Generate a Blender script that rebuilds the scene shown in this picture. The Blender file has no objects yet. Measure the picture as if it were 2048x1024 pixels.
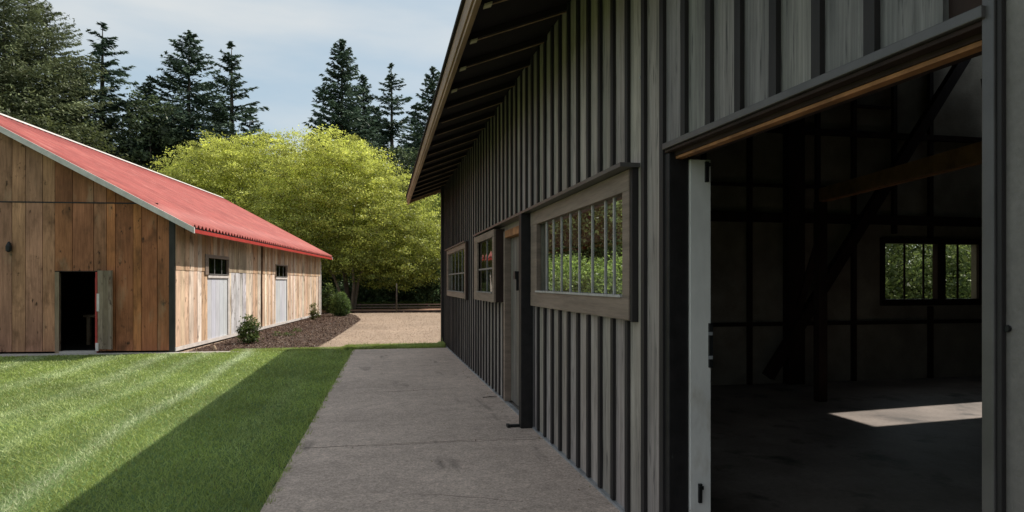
import bpy, math, random
import numpy as np
from mathutils import Vector
random.seed(7); rng = np.random.default_rng(11)
S = bpy.context.scene; COL = S.collection
R = math.radians
YAW = R(11.7); F = 1300.0; EYE = 1.6; HOR = 565.0
cY, sY = math.cos(YAW), math.sin(YAW)
def gpos(px, depth):
    """ground point seen at photo column px at a given distance"""
    lat = (px-1024)/F*depth
    return (lat*cY+depth*sY, depth*cY-lat*sY)
def ground(px, py):
    return gpos(px, F*EYE/(py-HOR))

# ---------------------------------------------------------------- materials
def nodes(name):
    m = bpy.data.materials.new(name); m.use_nodes = True
    nt = m.node_tree; nt.nodes.clear()
    out = nt.nodes.new('ShaderNodeOutputMaterial')
    return m, nt, out
def coords(nt, scale, off=None):
    tc = nt.nodes.new('ShaderNodeTexCoord'); src = tc.outputs['Object']
    if off is not None:
        ad = nt.nodes.new('ShaderNodeVectorMath'); ad.operation = 'ADD'
        nt.links.new(src, ad.inputs[0]); nt.links.new(off, ad.inputs[1]); src = ad.outputs[0]
    mp = nt.nodes.new('ShaderNodeMapping'); mp.inputs['Scale'].default_value = scale
    nt.links.new(src, mp.inputs['Vector']); return mp.outputs[0]
def noise_out(nt, scale, vec=(1,1,1), detail=5, off=None, rough=.6):
    n = nt.nodes.new('ShaderNodeTexNoise'); n.inputs['Scale'].default_value = scale
    n.inputs['Detail'].default_value = detail; n.inputs['Roughness'].default_value = rough
    nt.links.new(coords(nt, vec, off), n.inputs['Vector']); return n.outputs['Fac']
def mrange(nt, src, a, b, c, d):
    r = nt.nodes.new('ShaderNodeMapRange'); r.inputs[1].default_value = a; r.inputs[2].default_value = b
    r.inputs[3].default_value = c; r.inputs[4].default_value = d; nt.links.new(src, r.inputs[0]); return r.outputs[0]
def scalecol(nt, col, fac):
    v = nt.nodes.new('ShaderNodeVectorMath'); v.operation = 'SCALE'
    nt.links.new(col, v.inputs[0]); nt.links.new(fac, v.inputs['Scale']); return v.outputs[0]
def mixcol(nt, fac, a, b):
    m = nt.nodes.new('ShaderNodeMix'); m.data_type = 'RGBA'
    nt.links.new(fac, m.inputs[0])
    for k, v in ((6, a), (7, b)):
        if isinstance(v, tuple): m.inputs[k].default_value = (*v, 1)
        else: nt.links.new(v, m.inputs[k])
    return m.outputs[2]
def M(name, col=(.5,.5,.5), rough=.85, noise=(), bump=None, attr=False, metal=0, spec=.3, stain=None):
    """noise: (scale, vec, lo, hi) multiplies the colour; stain: (scale, vec, colour, a, b) blends one in"""
    m, nt, out = nodes(name)
    b = nt.nodes.new('ShaderNodeBsdfPrincipled'); nt.links.new(b.outputs[0], out.inputs[0])
    b.inputs['Roughness'].default_value = rough; b.inputs['Metallic'].default_value = metal
    b.inputs['Specular IOR Level'].default_value = spec
    off = None
    if attr:
        a = nt.nodes.new('ShaderNodeAttribute'); a.attribute_name = 'Col'; c = a.outputs['Color']
        cm = nt.nodes.new('ShaderNodeCombineXYZ'); mu = nt.nodes.new('ShaderNodeMath'); mu.operation = 'MULTIPLY'
        nt.links.new(a.outputs['Alpha'], mu.inputs[0]); mu.inputs[1].default_value = 31
        for i in range(3): nt.links.new(mu.outputs[0], cm.inputs[i])
        off = cm.outputs[0]
    else:
        r = nt.nodes.new('ShaderNodeRGB'); r.outputs[0].default_value = (*col, 1); c = r.outputs[0]
    for (sc, vec, lo, hi) in noise:
        c = scalecol(nt, c, mrange(nt, noise_out(nt, sc, vec, off=off), .3, .7, lo, hi))
    if stain:
        for st in (stain if isinstance(stain, list) else [stain]):
            f = mrange(nt, noise_out(nt, st[0], st[1], off=off), st[3], st[4], 0, 1)
            c = mixcol(nt, f, c, st[2])
    nt.links.new(c, b.inputs['Base Color'])
    if bump:
        bs = bump if isinstance(bump, list) else [bump]; prev = None
        for (sc, vec, strength, dist) in bs:
            bn = nt.nodes.new('ShaderNodeBump'); bn.inputs['Strength'].default_value = strength
            bn.inputs['Distance'].default_value = dist
            nt.links.new(noise_out(nt, sc, vec, 6, off), bn.inputs['Height'])
            if prev: nt.links.new(prev, bn.inputs['Normal'])
            prev = bn.outputs[0]
        nt.links.new(prev, b.inputs['Normal'])
    return m
def leafmat(name, trans=.4, gain=1.0):
    m, nt, out = nodes(name)
    a = nt.nodes.new('ShaderNodeAttribute'); a.attribute_name = 'Col'
    d = nt.nodes.new('ShaderNodeBsdfDiffuse'); t = nt.nodes.new('ShaderNodeBsdfTranslucent')
    mx = nt.nodes.new('ShaderNodeMixShader'); mx.inputs[0].default_value = trans
    g = nt.nodes.new('ShaderNodeBsdfGlossy'); g.inputs['Roughness'].default_value = .45
    g.inputs['Color'].default_value = (.6,.6,.6,1)
    nt.links.new(a.outputs['Color'], d.inputs[0]); nt.links.new(a.outputs['Color'], t.inputs[0])
    nt.links.new(d.outputs[0], mx.inputs[1]); nt.links.new(t.outputs[0], mx.inputs[2])
    m2 = nt.nodes.new('ShaderNodeMixShader'); m2.inputs[0].default_value = .035
    nt.links.new(mx.outputs[0], m2.inputs[1]); nt.links.new(g.outputs[0], m2.inputs[2])
    nt.links.new(m2.outputs[0], out.inputs[0]); return m
def glassmat(name, refl=.5, tint=(.8,.85,.82)):
    m, nt, out = nodes(name)
    g = nt.nodes.new('ShaderNodeBsdfGlossy'); g.inputs['Roughness'].default_value = .02
    g.inputs['Color'].default_value = (.92,.95,.95,1)
    t = nt.nodes.new('ShaderNodeBsdfTransparent'); t.inputs[0].default_value = (*tint, 1)
    bn = nt.nodes.new('ShaderNodeBump'); bn.inputs['Strength'].default_value = .25; bn.inputs['Distance'].default_value = .01
    nt.links.new(noise_out(nt, 2.2, (1,1.6,.7), 1), bn.inputs['Height']); nt.links.new(bn.outputs[0], g.inputs['Normal'])
    mx = nt.nodes.new('ShaderNodeMixShader'); mx.inputs[0].default_value = refl
    nt.links.new(t.outputs[0], mx.inputs[1]); nt.links.new(g.outputs[0], mx.inputs[2]); nt.links.new(mx.outputs[0], out.inputs[0])
    return m

G = {}
G['board'] = M('grey_painted_board', attr=True, rough=.55, spec=.35,
    noise=[(3.0,(1,6,.3),.66,1.3),(.9,(1,1,1.2),.8,1.18),(26,(1,4,.10),.78,1.2)],
    stain=[(9,(1,6,.35),(.045,.042,.042),.57,.70),(3.5,(1,4,.25),(.33,.30,.27),.62,.8)],
    bump=[(40,(1,5,.1),.5,.004),(6,(1,3,.3),.4,.006)])
G['batten'] = M('dark_batten', (.026,.022,.022), rough=.6, noise=[(8,(1,1,.2),.7,1.3)])
G['metal_panel'] = M('rough_grey_panel', (.22,.195,.18), rough=.5, noise=[(1.5,(1,1,1),.75,1.2),(40,(1,1,1),.88,1.1)],
    bump=[(90,(1,1,1),.8,.003),(14,(1,1,1),.35,.006)])
G['greytrim'] = M('grey_metal_trim', (.085,.076,.074), rough=.42, noise=[(5,(1,1,1),.75,1.2)], spec=.6, bump=(30,(1,1,1),.2,.002))
G['flashing'] = M('galvanised_flashing', (.42,.42,.43), rough=.5, metal=.4, noise=[(4,(1,1,1),.5,1.15)])
G['windowtrim'] = M('brown_window_trim', (.24,.178,.14), rough=.6, noise=[(4,(1,.4,4),.72,1.2),(30,(1,.12,4),.85,1.12)], bump=(45,(1,.12,5),.5,.003))
G['darktimber'] = M('dark_timber', (.034,.018,.014), rough=.75, noise=[(6,(1,1,.3),.6,1.4)])
G['beamwood'] = M('brown_beam_wood', (.30,.15,.09), rough=.7, noise=[(5,(1,1,1),.6,1.3)])
G['blackpaint'] = M('black_post_paint', (.014,.012,.012), rough=.55, noise=[(8,(1,1,1),.6,1.5)],
    stain=(22,(1,1,.5),(.06,.06,.055),.70,.80), bump=(25,(1,1,1),.5,.004))
G['whitepaint'] = M('aged_white_paint', (.80,.76,.72), rough=.6, noise=[(1.2,(1,1,.6),.85,1.1),(14,(1,1,.4),.93,1.04)],
    stain=(3,(1,1,.4),(.36,.29,.2),.58,.8), bump=(20,(1,1,.3),.2,.002))
G['rust_and_lit_edge'] = M('orange_stain_and_lit_edge', (.45,.20,.085), rough=.7, noise=[(6,(1,1,1),.45,1.25)])
G['fascia'] = M('brown_fascia_wood', (.33,.20,.12), rough=.6, noise=[(2,(2,.5,2),.65,1.2),(18,(2,.2,4),.82,1.15)],
    stain=(1.6,(2,.6,1),(.08,.05,.035),.60,.75), bump=(30,(2,.2,4),.4,.004))
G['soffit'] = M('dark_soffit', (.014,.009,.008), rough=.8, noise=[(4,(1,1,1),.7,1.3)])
G['rafterlit'] = M('rafter_lit_edge', (.42,.27,.16), rough=.7, noise=[(6,(1,1,1),.5,1.3)])
G['cream'] = M('cream_block', (.62,.55,.36), rough=.7, noise=[(12,(1,1,1),.8,1.1)])
G['roofmetal'] = M('dark_roof_metal', (.07,.065,.065), rough=.5, noise=[(2,(1,1,1),.8,1.2)])
G['infill'] = M('aged_plaster_infill', (.37,.325,.26), rough=.9, noise=[(2,(1,1,1),.7,1.2),(20,(1,1,6),.85,1.1)], bump=(14,(.4,.4,3),.5,.01))
G['oldwood'] = M('weathered_plank', attr=True, rough=.85, spec=.15,
    noise=[(1.4,(1.5,1.5,.5),.62,1.28),(10,(3,3,.18),.74,1.2),(60,(2,2,.1),.88,1.1)],
    stain=[(2.1,(1.2,1.2,.7),(.10,.05,.028),.54,.78),(5.5,(1.4,1.4,.7),(.05,.028,.018),.62,.70),(1.7,(1.4,1.4,.5),(.40,.28,.18),.60,.90),(34,(1.5,1.5,.9),(.04,.025,.018),.68,.74)],
    bump=[(30,(2,2,.12),.6,.006),(6,(2,2,.3),.5,.008)])
G['gap'] = M('black_gap', (.012,.009,.008), rough=1)
G['cornerpost'] = M('dark_corner_post', (.035,.030,.028), rough=.7, noise=[(6,(1,1,.3),.7,1.5)], stain=(3,(1,1,1),(.10,.05,.03),.62,.75))
G['redroof'] = M('faded_red_roof_paint', (.40,.092,.076), rough=.6, spec=.35,
    noise=[(1.2,(1,1,1),.82,1.12),(9,(.4,2,.4),.88,1.1)], stain=[(2.2,(.5,1.5,.5),(.55,.17,.13),.52,.85),(5,(.12,2.6,.12),(.25,.05,.045),.56,.74),(9,(.1,2.2,.1),(.62,.24,.20),.60,.76)])  # down-slope streaks: weathering, plus painted light and shade for the weak ribs
G['redtrim'] = M('red_trim', (.42,.045,.035), rough=.5, noise=[(5,(1,1,1),.75,1.15)])
G['palewall'] = M('pale_trim', (.66,.60,.56), rough=.7, noise=[(5,(1,1,1),.78,1.1)])
G['greydoor'] = M('pale_grey_door_paint', attr=True, rough=.65, noise=[(2,(1,1,.5),.86,1.08),(22,(2,2,.12),.9,1.06)], bump=(30,(2,2,.12),.3,.003))
G['black'] = M('black_iron', (.012,.012,.012), rough=.45, noise=[(20,(1,1,1),.7,1.4)])
G['whitemullion'] = M('grey_mullion_paint', (.22,.21,.20), rough=.5, noise=[(8,(1,1,1),.75,1.15)])
G['palemullion'] = M('pale_grey_mullion_paint', (.46,.44,.42), rough=.45, noise=[(8,(1,1,1),.7,1.15)])
G['glass'] = glassmat('window_glass', .42)
G['seeglass'] = glassmat('large_window_glass', .028, (.92,.95,.92)); G['clearglass'] = glassmat('clear_glass', .06, (.93,.95,.9))
G['darkglass'] = glassmat('old_dark_glass', .10, (.3,.3,.3))
G['concrete'] = M('brown_concrete', (.57,.44,.365), rough=.9, noise=[(.55,(1,1,1),.82,1.14),(5,(1,1,1),.86,1.12),(24,(1,1,1),.82,1.16),(60,(1,1,1),.66,1.28),(150,(1,1,1),.8,1.18)],
    stain=[(1.1,(2.2,.5,1),(.13,.105,.09),.60,.76),(120,(1,1,1),(.50,.45,.40),.66,.74)], bump=[(110,(1,1,1),.7,.004),(12,(1,1,1),.3,.006)])
G['apron'] = M('pale_concrete', (.46,.42,.38), rough=.9, noise=[(2,(1,1,1),.8,1.12),(30,(1,1,1),.9,1.08)], bump=(50,(1,1,1),.4,.005))
G['barnfloor'] = M('barn_floor_concrete', (.24,.20,.175), rough=.5, noise=[(1.1,(1,1,1),.55,1.35),(30,(1,1,1),.85,1.12)],
    stain=(2.0,(1,1,1),(.05,.045,.04),.55,.7), bump=[(70,(1,1,1),.35,.004),(3,(1,1,1),.25,.01)])
G['gravel'] = M('tan_gravel', (.37,.27,.195), rough=.95, noise=[(.35,(1,1,1),.8,1.15),(3,(1,1,1),.88,1.1),(28,(1,1,1),.72,1.22),(90,(1,1,1),.7,1.25)],
    stain=(.5,(1,3,1),(.20,.14,.10),.58,.75), bump=(45,(1,1,1),.8,.02))
G['mulch'] = M('dark_bark_mulch', (.085,.052,.038), rough=.95, noise=[(1.5,(1,1,1),.8,1.2),(14,(1,1,1),.4,1.7),(45,(1,1,1),.5,1.6)],
    stain=(30,(1,1,1),(.22,.15,.11),.64,.72), bump=(30,(1,1,1),1,.05))
G['dirt'] = M('red_brown_dirt', (.30,.17,.11), rough=.95, noise=[(2,(1,1,1),.75,1.2),(20,(1,1,1),.8,1.15)])
G['meadow'] = M('dark_meadow', (.055,.085,.022), rough=.95, noise=[(.2,(1,1,1),.7,1.3),(6,(1,1,1),.6,1.4)], bump=(20,(1,1,1),1,.05))
G['lawnsoil'] = M('lawn_base', (.10,.16,.045), rough=.95, noise=[(.8,(1.5,.3,1),.75,1.3),(40,(1,1,1),.5,1.6)], bump=(60,(1,1,1),1,.02))
G['bark'] = M('tree_bark', (.085,.070,.056), rough=.95, noise=[(5,(1,1,.25),.5,1.5)], bump=(12,(1,1,.3),1,.03))
G['palebark'] = M('pale_bark', (.22,.19,.15), rough=.95, noise=[(5,(1,1,.25),.5,1.4)])
G['leaf'] = leafmat('leaf', .45); G['needle'] = leafmat('needle', .18); G['blade'] = leafmat('grass_blade', .35)
G['stone'] = M('tan_stone', (.38,.27,.18), rough=.9, noise=[(6,(1,1,1),.6,1.3)], bump=(8,(1,1,1),1,.03))

# ---------------------------------------------------------------- object helpers
class Frame:
    """a wall plane: origin O, direction along it Sd, outward normal N"""
    def __init__(s, O, Sd, N): s.O, s.S, s.N = Vector(O), Vector(Sd), Vector(N)
    def p(s, a, t, d): return s.O + s.S*a + s.N*d + Vector((0,0,t))
class MB:
    def __init__(s): s.v, s.f, s.m, s.c, s.mats = [], [], [], [], []
    def mi(s, mat):
        if mat not in s.mats: s.mats.append(mat)
        return s.mats.index(mat)
    def hexa(s, P, mat, col=(1,1,1,0)):
        k = len(s.v); s.v += [tuple(p) for p in P]; i = s.mi(mat)
        for q in ((0,3,2,1),(4,5,6,7),(0,1,5,4),(1,2,6,5),(2,3,7,6),(3,0,4,7)):
            s.f.append(tuple(k+j for j in q)); s.m.append(i); s.c.append(col)
    def box(s, x0,x1,y0,y1,z0,z1, mat, col=(1,1,1,0)):
        s.hexa([(x0,y0,z0),(x1,y0,z0),(x1,y1,z0),(x0,y1,z0),(x0,y0,z1),(x1,y0,z1),(x1,y1,z1),(x0,y1,z1)], mat, col)
    def fb(s, fr, a0,a1,t0,t1,d0,d1, mat, col=(1,1,1,0), t0b=None, t1b=None):
        t0b = t0 if t0b is None else t0b; t1b = t1 if t1b is None else t1b
        s.hexa([fr.p(a0,t0,d0),fr.p(a1,t0b,d0),fr.p(a1,t0b,d1),fr.p(a0,t0,d1),
                fr.p(a0,t1,d0),fr.p(a1,t1b,d0),fr.p(a1,t1b,d1),fr.p(a0,t1,d1)], mat, col)
    def quad(s, P, mat, col=(1,1,1,0)):
        k = len(s.v); s.v += [tuple(p) for p in P]; s.f.append(tuple(range(k,k+len(P)))); s.m.append(s.mi(mat)); s.c.append(col)
    def bar(s, A, B, w, h, mat, col=(1,1,1,0)):
        A, B = Vector(A), Vector(B); d = (B-A).normalized()
        side = d.cross(Vector((0,0,1)))
        side = side.normalized() if side.length > 1e-4 else Vector((1,0,0))
        up = side.cross(d).normalized(); a, u = side*w/2, up*h/2
        s.hexa([A-a-u,A+a-u,B+a-u,B-a-u,A-a+u,A+a+u,B+a+u,B-a+u], mat, col)
    def tube(s, pts, rad, mat, n=7, col=(1,1,1,0)):
        rings = []
        for i, p in enumerate(pts):
            p = Vector(p); q = Vector(pts[min(i+1,len(pts)-1)]); o = Vector(pts[max(i-1,0)]); d = (q-o).normalized()
            e = d.cross(Vector((1,0,0)));  e = e if e.length > .1 else d.cross(Vector((0,1,0))); e.normalize(); g = d.cross(e)
            k = len(s.v); rings.append(k)
            for j in range(n):
                t = 2*math.pi*j/n; s.v.append(tuple(p+(e*math.cos(t)+g*math.sin(t))*rad[i]))
        i = s.mi(mat)
        for a, b in zip(rings, rings[1:]):
            for j in range(n):
                s.f.append((a+j,a+(j+1)%n,b+(j+1)%n,b+j)); s.m.append(i); s.c.append(col)
        s.f.append(tuple(rings[0]+j for j in range(n))[::-1]); s.m.append(i); s.c.append(col)
        s.f.append(tuple(rings[-1]+j for j in range(n))); s.m.append(i); s.c.append(col)
    def build(s, name, parent=None, base=(0,0,0), bevel=0, smooth=False):
        me = bpy.data.meshes.new(name)
        b = Vector(base); me.from_pydata([tuple(Vector(v)-b) for v in s.v], [], s.f)
        for m in s.mats: me.materials.append(m)
        me.polygons.foreach_set('material_index', s.m)
        if smooth: me.polygons.foreach_set('use_smooth', [True]*len(s.f))
        at = me.color_attributes.new('Col', 'FLOAT_COLOR', 'CORNER')
        arr = []
        for f, c in zip(s.f, s.c): arr += list(c)*len(f)
        at.data.foreach_set('color', arr); me.update()
        o = bpy.data.objects.new(name, me); COL.objects.link(o); o.parent = parent
        if bevel:
            mo = o.modifiers.new('edge', 'BEVEL'); mo.width = bevel; mo.segments = 2; mo.limit_method = 'ANGLE'
        if parent is None: o.location = b
        return o
def thing(name, loc, label, cat, group=None):
    o = bpy.data.objects.new(name, None); COL.objects.link(o); o.location = loc; o.empty_display_size = .2
    return tag(o, label, cat, group)
def tag(o, label, cat, group=None, kind=None):
    o['label'] = label; o['category'] = cat
    if group: o['group'] = group
    if kind: o['kind'] = kind
    return o
def struct(o, label=None, cat=None):
    o['kind'] = 'structure'
    if label: o['label'] = label; o['category'] = cat
    return o
def sheet(name, pts, z, mat, label, cat):
    mb = MB(); mb.quad([(x,y,z) for x, y in pts], mat); return struct(mb.build(name), label, cat)
def jit(c, v=.12, a=None):
    k = 1+random.uniform(-v, v); return (c[0]*k, c[1]*k*(1+random.uniform(-.03,.03)), c[2]*k*(1+random.uniform(-.05,.05)), random.random() if a is None else a)
def cut(lo, hi, holes):
    segs = [(lo, hi)]
    for (h0, h1) in holes:
        nx = []
        for a, b in segs:
            if h1 <= a or h0 >= b: nx.append((a, b)); continue
            if h0 > a: nx.append((a, h0))
            if h1 < b: nx.append((h1, b))
        segs = nx
    return segs
def boards(mb, fr, edges, t0, top, holes, d0, d1, mat, colf, gap=0, wob=0):
    """vertical boards between successive edges; top(s) may slope; holes = (s0,s1,t0,t1)"""
    for a, b in zip(edges, edges[1:]):
        col = colf(a, b); w = random.uniform(-wob, wob)
        cuts = sorted({a, b, *[h for H in holes for h in H[:2] if a < h < b]})
        for c0, c1 in zip(cuts, cuts[1:]):
            mid = (c0+c1)/2
            hs = [(H[2], H[3]) for H in holes if H[0] < mid < H[1]]
            g0 = gap if c0 == a else 0; g1 = gap if c1 == b else 0
            T0, T1 = top(c0+g0), top(c1-g1)
            for lo, hi in cut(t0, max(T0, T1), hs):
                last = hi >= max(T0, T1)-1e-6
                mb.fb(fr, c0+g0, c1-g1, lo, T0 if last else hi, d0, d1+w, mat, col, t1b=T1 if last else hi)
def npmesh(name, verts, faces_n, mat, cols, parent=None, nv=4):
    """fast mesh of separate nv-gons; cols one RGB per face"""
    n = faces_n; me = bpy.data.meshes.new(name)
    me.vertices.add(n*nv); me.vertices.foreach_set('co', verts.astype(np.float32).ravel())
    me.loops.add(n*nv); me.loops.foreach_set('vertex_index', np.arange(n*nv, dtype=np.int32))
    me.polygons.add(n); me.polygons.foreach_set('loop_start', np.arange(0, n*nv, nv, dtype=np.int32))
    me.update(calc_edges=True); me.materials.append(mat)
    at = me.color_attributes.new('Col', 'FLOAT_COLOR', 'CORNER')
    c = np.concatenate([cols, np.ones((n,1))], 1); c = np.repeat(c, nv, 0)
    at.data.foreach_set('color', c.astype(np.float32).ravel())
    o = bpy.data.objects.new(name, me); COL.objects.link(o); o.parent = parent; return o
def leafverts(P, size, asp=.55, nrm=None, spread=1.0):
    n = len(P); a = rng.normal(size=(n,3))
    if nrm is not None: a = a*spread + nrm
    a /= np.linalg.norm(a, axis=1, keepdims=True)
    b = np.cross(a, rng.normal(size=(n,3))); b /= np.linalg.norm(b, axis=1, keepdims=True)
    c = np.cross(a, b); s = np.asarray(size).reshape(-1,1)
    L = b*s; W = c*s*asp
    return np.stack([P-L, P+W*.9-L*.1, P+L, P-W*.9-L*.1], 1)

# ---------------------------------------------------------------- the ground
sheet('ground', [(-400,-300),(400,-300),(400,500),(-400,500)], -.06, G['meadow'], 'dark green meadow ground reaching to the horizon', 'ground')
sheet('lawn', [(-40,-12),(-.5,-12),(-.5,15.88),(-40,15.88)], 0, G['lawnsoil'], 'striped mown lawn left of the path', 'lawn')
sheet('gravel_yard', [(-40,15.8),(6.3,15.8),(60,17.5),(60,35.2),(-40,35.2)], -.02, G['gravel'], 'tan gravel yard between the two barns', 'yard')
sheet('dirt_track', [(-40,35.6),(60,35.6),(60,43.5),(-40,43.5)], -.012, G['dirt'], 'red brown dirt track beyond the gravel yard', 'track')
mb = MB()
def pedge(y): return -.80+(y-4.6)*.0215
for y0, y1 in ((-12,-1.2),(-1.19,6.50),(6.514,15.86)):
    mb.hexa([(pedge(y0),y0,-.05),(1.70,y0,-.05),(1.70,y1,-.05),(pedge(y1),y1,-.05),(pedge(y0),y0,.012),(1.70,y0,.012),(1.70,y1,.012),(pedge(y1),y1,.012)], G['concrete'])
def crack(x, y, x1, drift, w):
    while x < x1:
        nx = x+random.uniform(.03,.09); ny = y+random.uniform(-.022,.022)+drift*(nx-x); ww = w*random.uniform(.4,1.2)
        mb.hexa([(x,y-ww,.008),(nx,ny-ww,.008),(nx,ny+ww,.008),(x,y+ww,.008),(x,y-ww,.0128),(nx,ny-ww,.0128),(nx,ny+ww,.0128),(x,y+ww,.0128)], G['gap']); x, y = nx, ny
crack(-.68, 6.52, 1.66, 0, .0035); crack(-.3, 9.6, 1.1, .15, .003); crack(.3, 4.9, 1.0, -.4, .0022)
struct(mb.build('path'), 'brown concrete path along the dark barn', 'path')
bx = [ground(x,y) for x,y in ((372,704),(470,702),(560,699.5),(628,697),(660,680),(700,655),(722,639),(712,631),(700,628),(640,627))]
mb = MB(); n = len(bx)
hp = [(x,y,-.004) for x,y in bx]
c = (-4.0, 22, -.004); mb.quad(hp, G['mulch']); struct(mb.build('mulch_bed'), 'dark bark mulch bed along the wooden barn', 'flower bed')

# grass blades on the lawn and in the verge strip at the end of the path
def grass(n, area, name, label, hgt=(.018,.04), strip=False):
    y = area[2] + (area[3]-area[2])*rng.random(n)**(1.0 if strip else 1.55)
    if strip: x = area[0]+(area[1]-area[0])*rng.random(n)
    else:
        left = -(.86*y+4.5); left = np.maximum(left, area[0]); x = left + (area[1]+.2-left)*rng.random(n)
    edge = (area[1] if strip else pedge(y)+.012) + .02*np.sin(y*9)+.03*(rng.random(n)**3)+.022*np.sin(y*23+1)+.015*np.sin(y*51)
    k = x < edge; x, y = x[k], y[k]; n = len(x)
    d = np.hypot(x, y); wd = .0022*np.maximum(1, d/4.5)*(1+.5*rng.random(n)); h = (hgt[0]+(hgt[1]-hgt[0])*rng.random(n))*np.where(edge[k]-x < .09, 1.5, 1.0)*np.where(rng.random(n) < .015, 1.8, 1)
    th = rng.random(n)*2*np.pi; tx, ty = np.cos(th)*wd, np.sin(th)*wd
    ln = rng.normal(size=(n,2))*.026
    z0 = np.full(n, -.003); A = np.stack([x-tx,y-ty,z0],1); B = np.stack([x+tx,y+ty,z0],1); C = np.stack([x+ln[:,0],y+ln[:,1],h],1)
    V = np.stack([A,B,C],1)
    # mown streaks run with the barn, a little wavy
    q = x + .05*(y-5) + .12*np.sin(y*.35) + .05*np.sin(y*1.3+x)
    st = np.exp(-((q+2.50)/.13)**2)*.9 + np.exp(-((q+3.35)/.17)**2)*.5 + np.exp(-((q+4.1)/.2)**2)*.6 + np.exp(-((q+5.2)/.25)**2)*.5 + np.exp(-((q+6.6)/.25)**2)*.45+ np.exp(-((q+8.0)/.3)**2)*.4
    st += .16*np.sin(q*7.2)*np.sin(y*.4+1)
    st = st*(.82+.18*np.sin(y*1.9+q*2)*np.sin(y*.7)) + .03*rng.normal(size=n)
    st = np.clip(st, 0, 1)[:,None]
    patch = (1+.16*np.sin(x*1.7+y*.6)*np.sin(y*1.1-x*.5)+.1*np.sin(x*5+3)*np.sin(y*4.1))[:,None]
    base = np.array([.365,.44,.12]); pale = np.array([.72,.78,.50]); 
    c = (base*(1-st)+pale*st)*patch*(.76+.42*rng.random(n))[:,None]
    dry = (rng.random(n) < .02)[:,None]; c = np.where(dry, np.array([.26,.22,.10]), c)
    o = npmesh(name, V, n, G['blade'], c, nv=3); tag(o, label, 'grass', kind='stuff')
grass(430000, (-20,-.70,2.4,15.9), 'grass', 'short green mown grass of the lawn beside the path')
grass(34000, (-.75,1.62,15.86,16.55), 'grass', 'bright strip of grass at the far end of the path', (.03,.09), True)
grass(9000, (-3.3,-.75,15.95,16.4), 'grass', 'thin grass edge between the mulch bed and the lawn', (.02,.05), True)

# bark chips and pebbles
def chips(n, poly, sz, cols, name, label, cat):
    P = []
    xs = [p[0] for p in poly]; ys = [p[1] for p in poly]
    def inside(x, y):
        r = False; j = len(poly)-1
        for i in range(len(poly)):
            if (poly[i][1] > y) != (poly[j][1] > y) and x < (poly[j][0]-poly[i][0])*(y-poly[i][1])/(poly[j][1]-poly[i][1])+poly[i][0]: r = not r
            j = i
        return r
    while len(P) < n:
        x, y = random.uniform(min(xs),max(xs)), random.uniform(min(ys),max(ys))
        if inside(x,y): P.append((x,y,random.uniform(0,.03)))
    P = np.array(P); V = leafverts(P, sz*(.5+rng.random(n)), .5, np.array([[0,0,1.0]]), .6)
    c = np.array(cols)[rng.integers(0,len(cols),n)]*(.7+.6*rng.random(n))[:,None]
    tag(npmesh(name, V, n, G['needle'], c), label, cat, kind='stuff')
chips(16000, bx, .024, [(.09,.05,.035),(.05,.03,.022),(.16,.10,.07),(.20,.14,.10)], 'bark_chips', 'brown bark chips scattered over the mulch bed', 'bark')
chips(34000, [(-3.2,16.3),(6.5,16.8),(9,35),(-2.6,35),(-1.5,26)], .013, [(.40,.30,.22),(.28,.19,.13),(.5,.40,.31)], 'gravel_stones', 'small tan stones loose on the gravel yard', 'gravel')

n = 130; lx = np.where(rng.random(n) < .6, 1.62-.25*rng.random(n)**2.5, -.6+2.2*rng.random(n)); ly = 3.6+12*rng.random(n)
V = leafverts(np.stack([lx,ly,np.full(n,.02)],1), .011*(.6+.8*rng.random(n)), .6, np.array([[0,0,1.5]]), .35)
tag(npmesh('fallen_leaves', V, n, G['leaf'], np.array([[.20,.13,.06],[.11,.07,.04],[.24,.20,.08]])[rng.integers(0,3,n)]), 'small brown fallen leaves scattered on the concrete path', 'leaves', kind='stuff')
mb = MB(); tx, ty = ground(980, 797); mb.tube([(tx-.10,ty-.01,.02),(tx,ty+.01,.024),(tx+.10,ty,.02)],[.006,.007,.004],G['bark'],6)
tag(mb.build('twig', None, (tx,ty,0)), 'short thin brown twig lying on the path near the wall', 'twig')
# ---------------------------------------------------------------- the dark barn (right)
W = 1.68; YF = 16.8; EX0, EX1 = .70, .82; EZ = 3.75; SL = .385; RX = 8.0
RB = (W, 7, 0)
def ez(x): return EZ + SL*(x-.76)
def zr(x): return ez(x) if x <= RX else ez(RX)-SL*(x-RX)
barn = thing('barn', RB, 'dark grey board-and-batten barn with long eave and open sliding doorway', 'barn')
fr = Frame((W,0,0), (0,1,0), (-1,0,0))
WIN1 = (4.05,6.86,1.35,2.35); GL1 = (4.17,6.60,1.50,2.21)
WIN2 = (8.6,10.45,1.33,2.32); WIN3 = (12.2,15.6,1.29,2.36)
DOOR = (7.35,8.52,0,2.28); BIG = (1.53,3.62,0,2.38)
step = .279; edges = [3.62+.0]+[3.62+step*k for k in range(1,48)]; edges = [e for e in edges if e < YF]+[YF]
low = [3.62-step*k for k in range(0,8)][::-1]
def gcol(a,b): return jit((.335,.285,.255), .15)
allh = [GL1, (8.75,10.33,1.45,2.22), (12.3,15.45,1.40,2.26), DOOR, BIG]
mb = MB(); eaveu = lambda s: 4.10
boards(mb, fr, edges, .03, eaveu, allh, -.08, 0, G['board'], gcol, wob=.0015)
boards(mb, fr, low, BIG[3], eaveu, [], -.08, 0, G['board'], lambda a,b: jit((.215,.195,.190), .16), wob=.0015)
trimh = [WIN1, WIN2, WIN3, (6.9,8.6,0,2.36), (1.2,3.58,0,2.345)]
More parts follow.
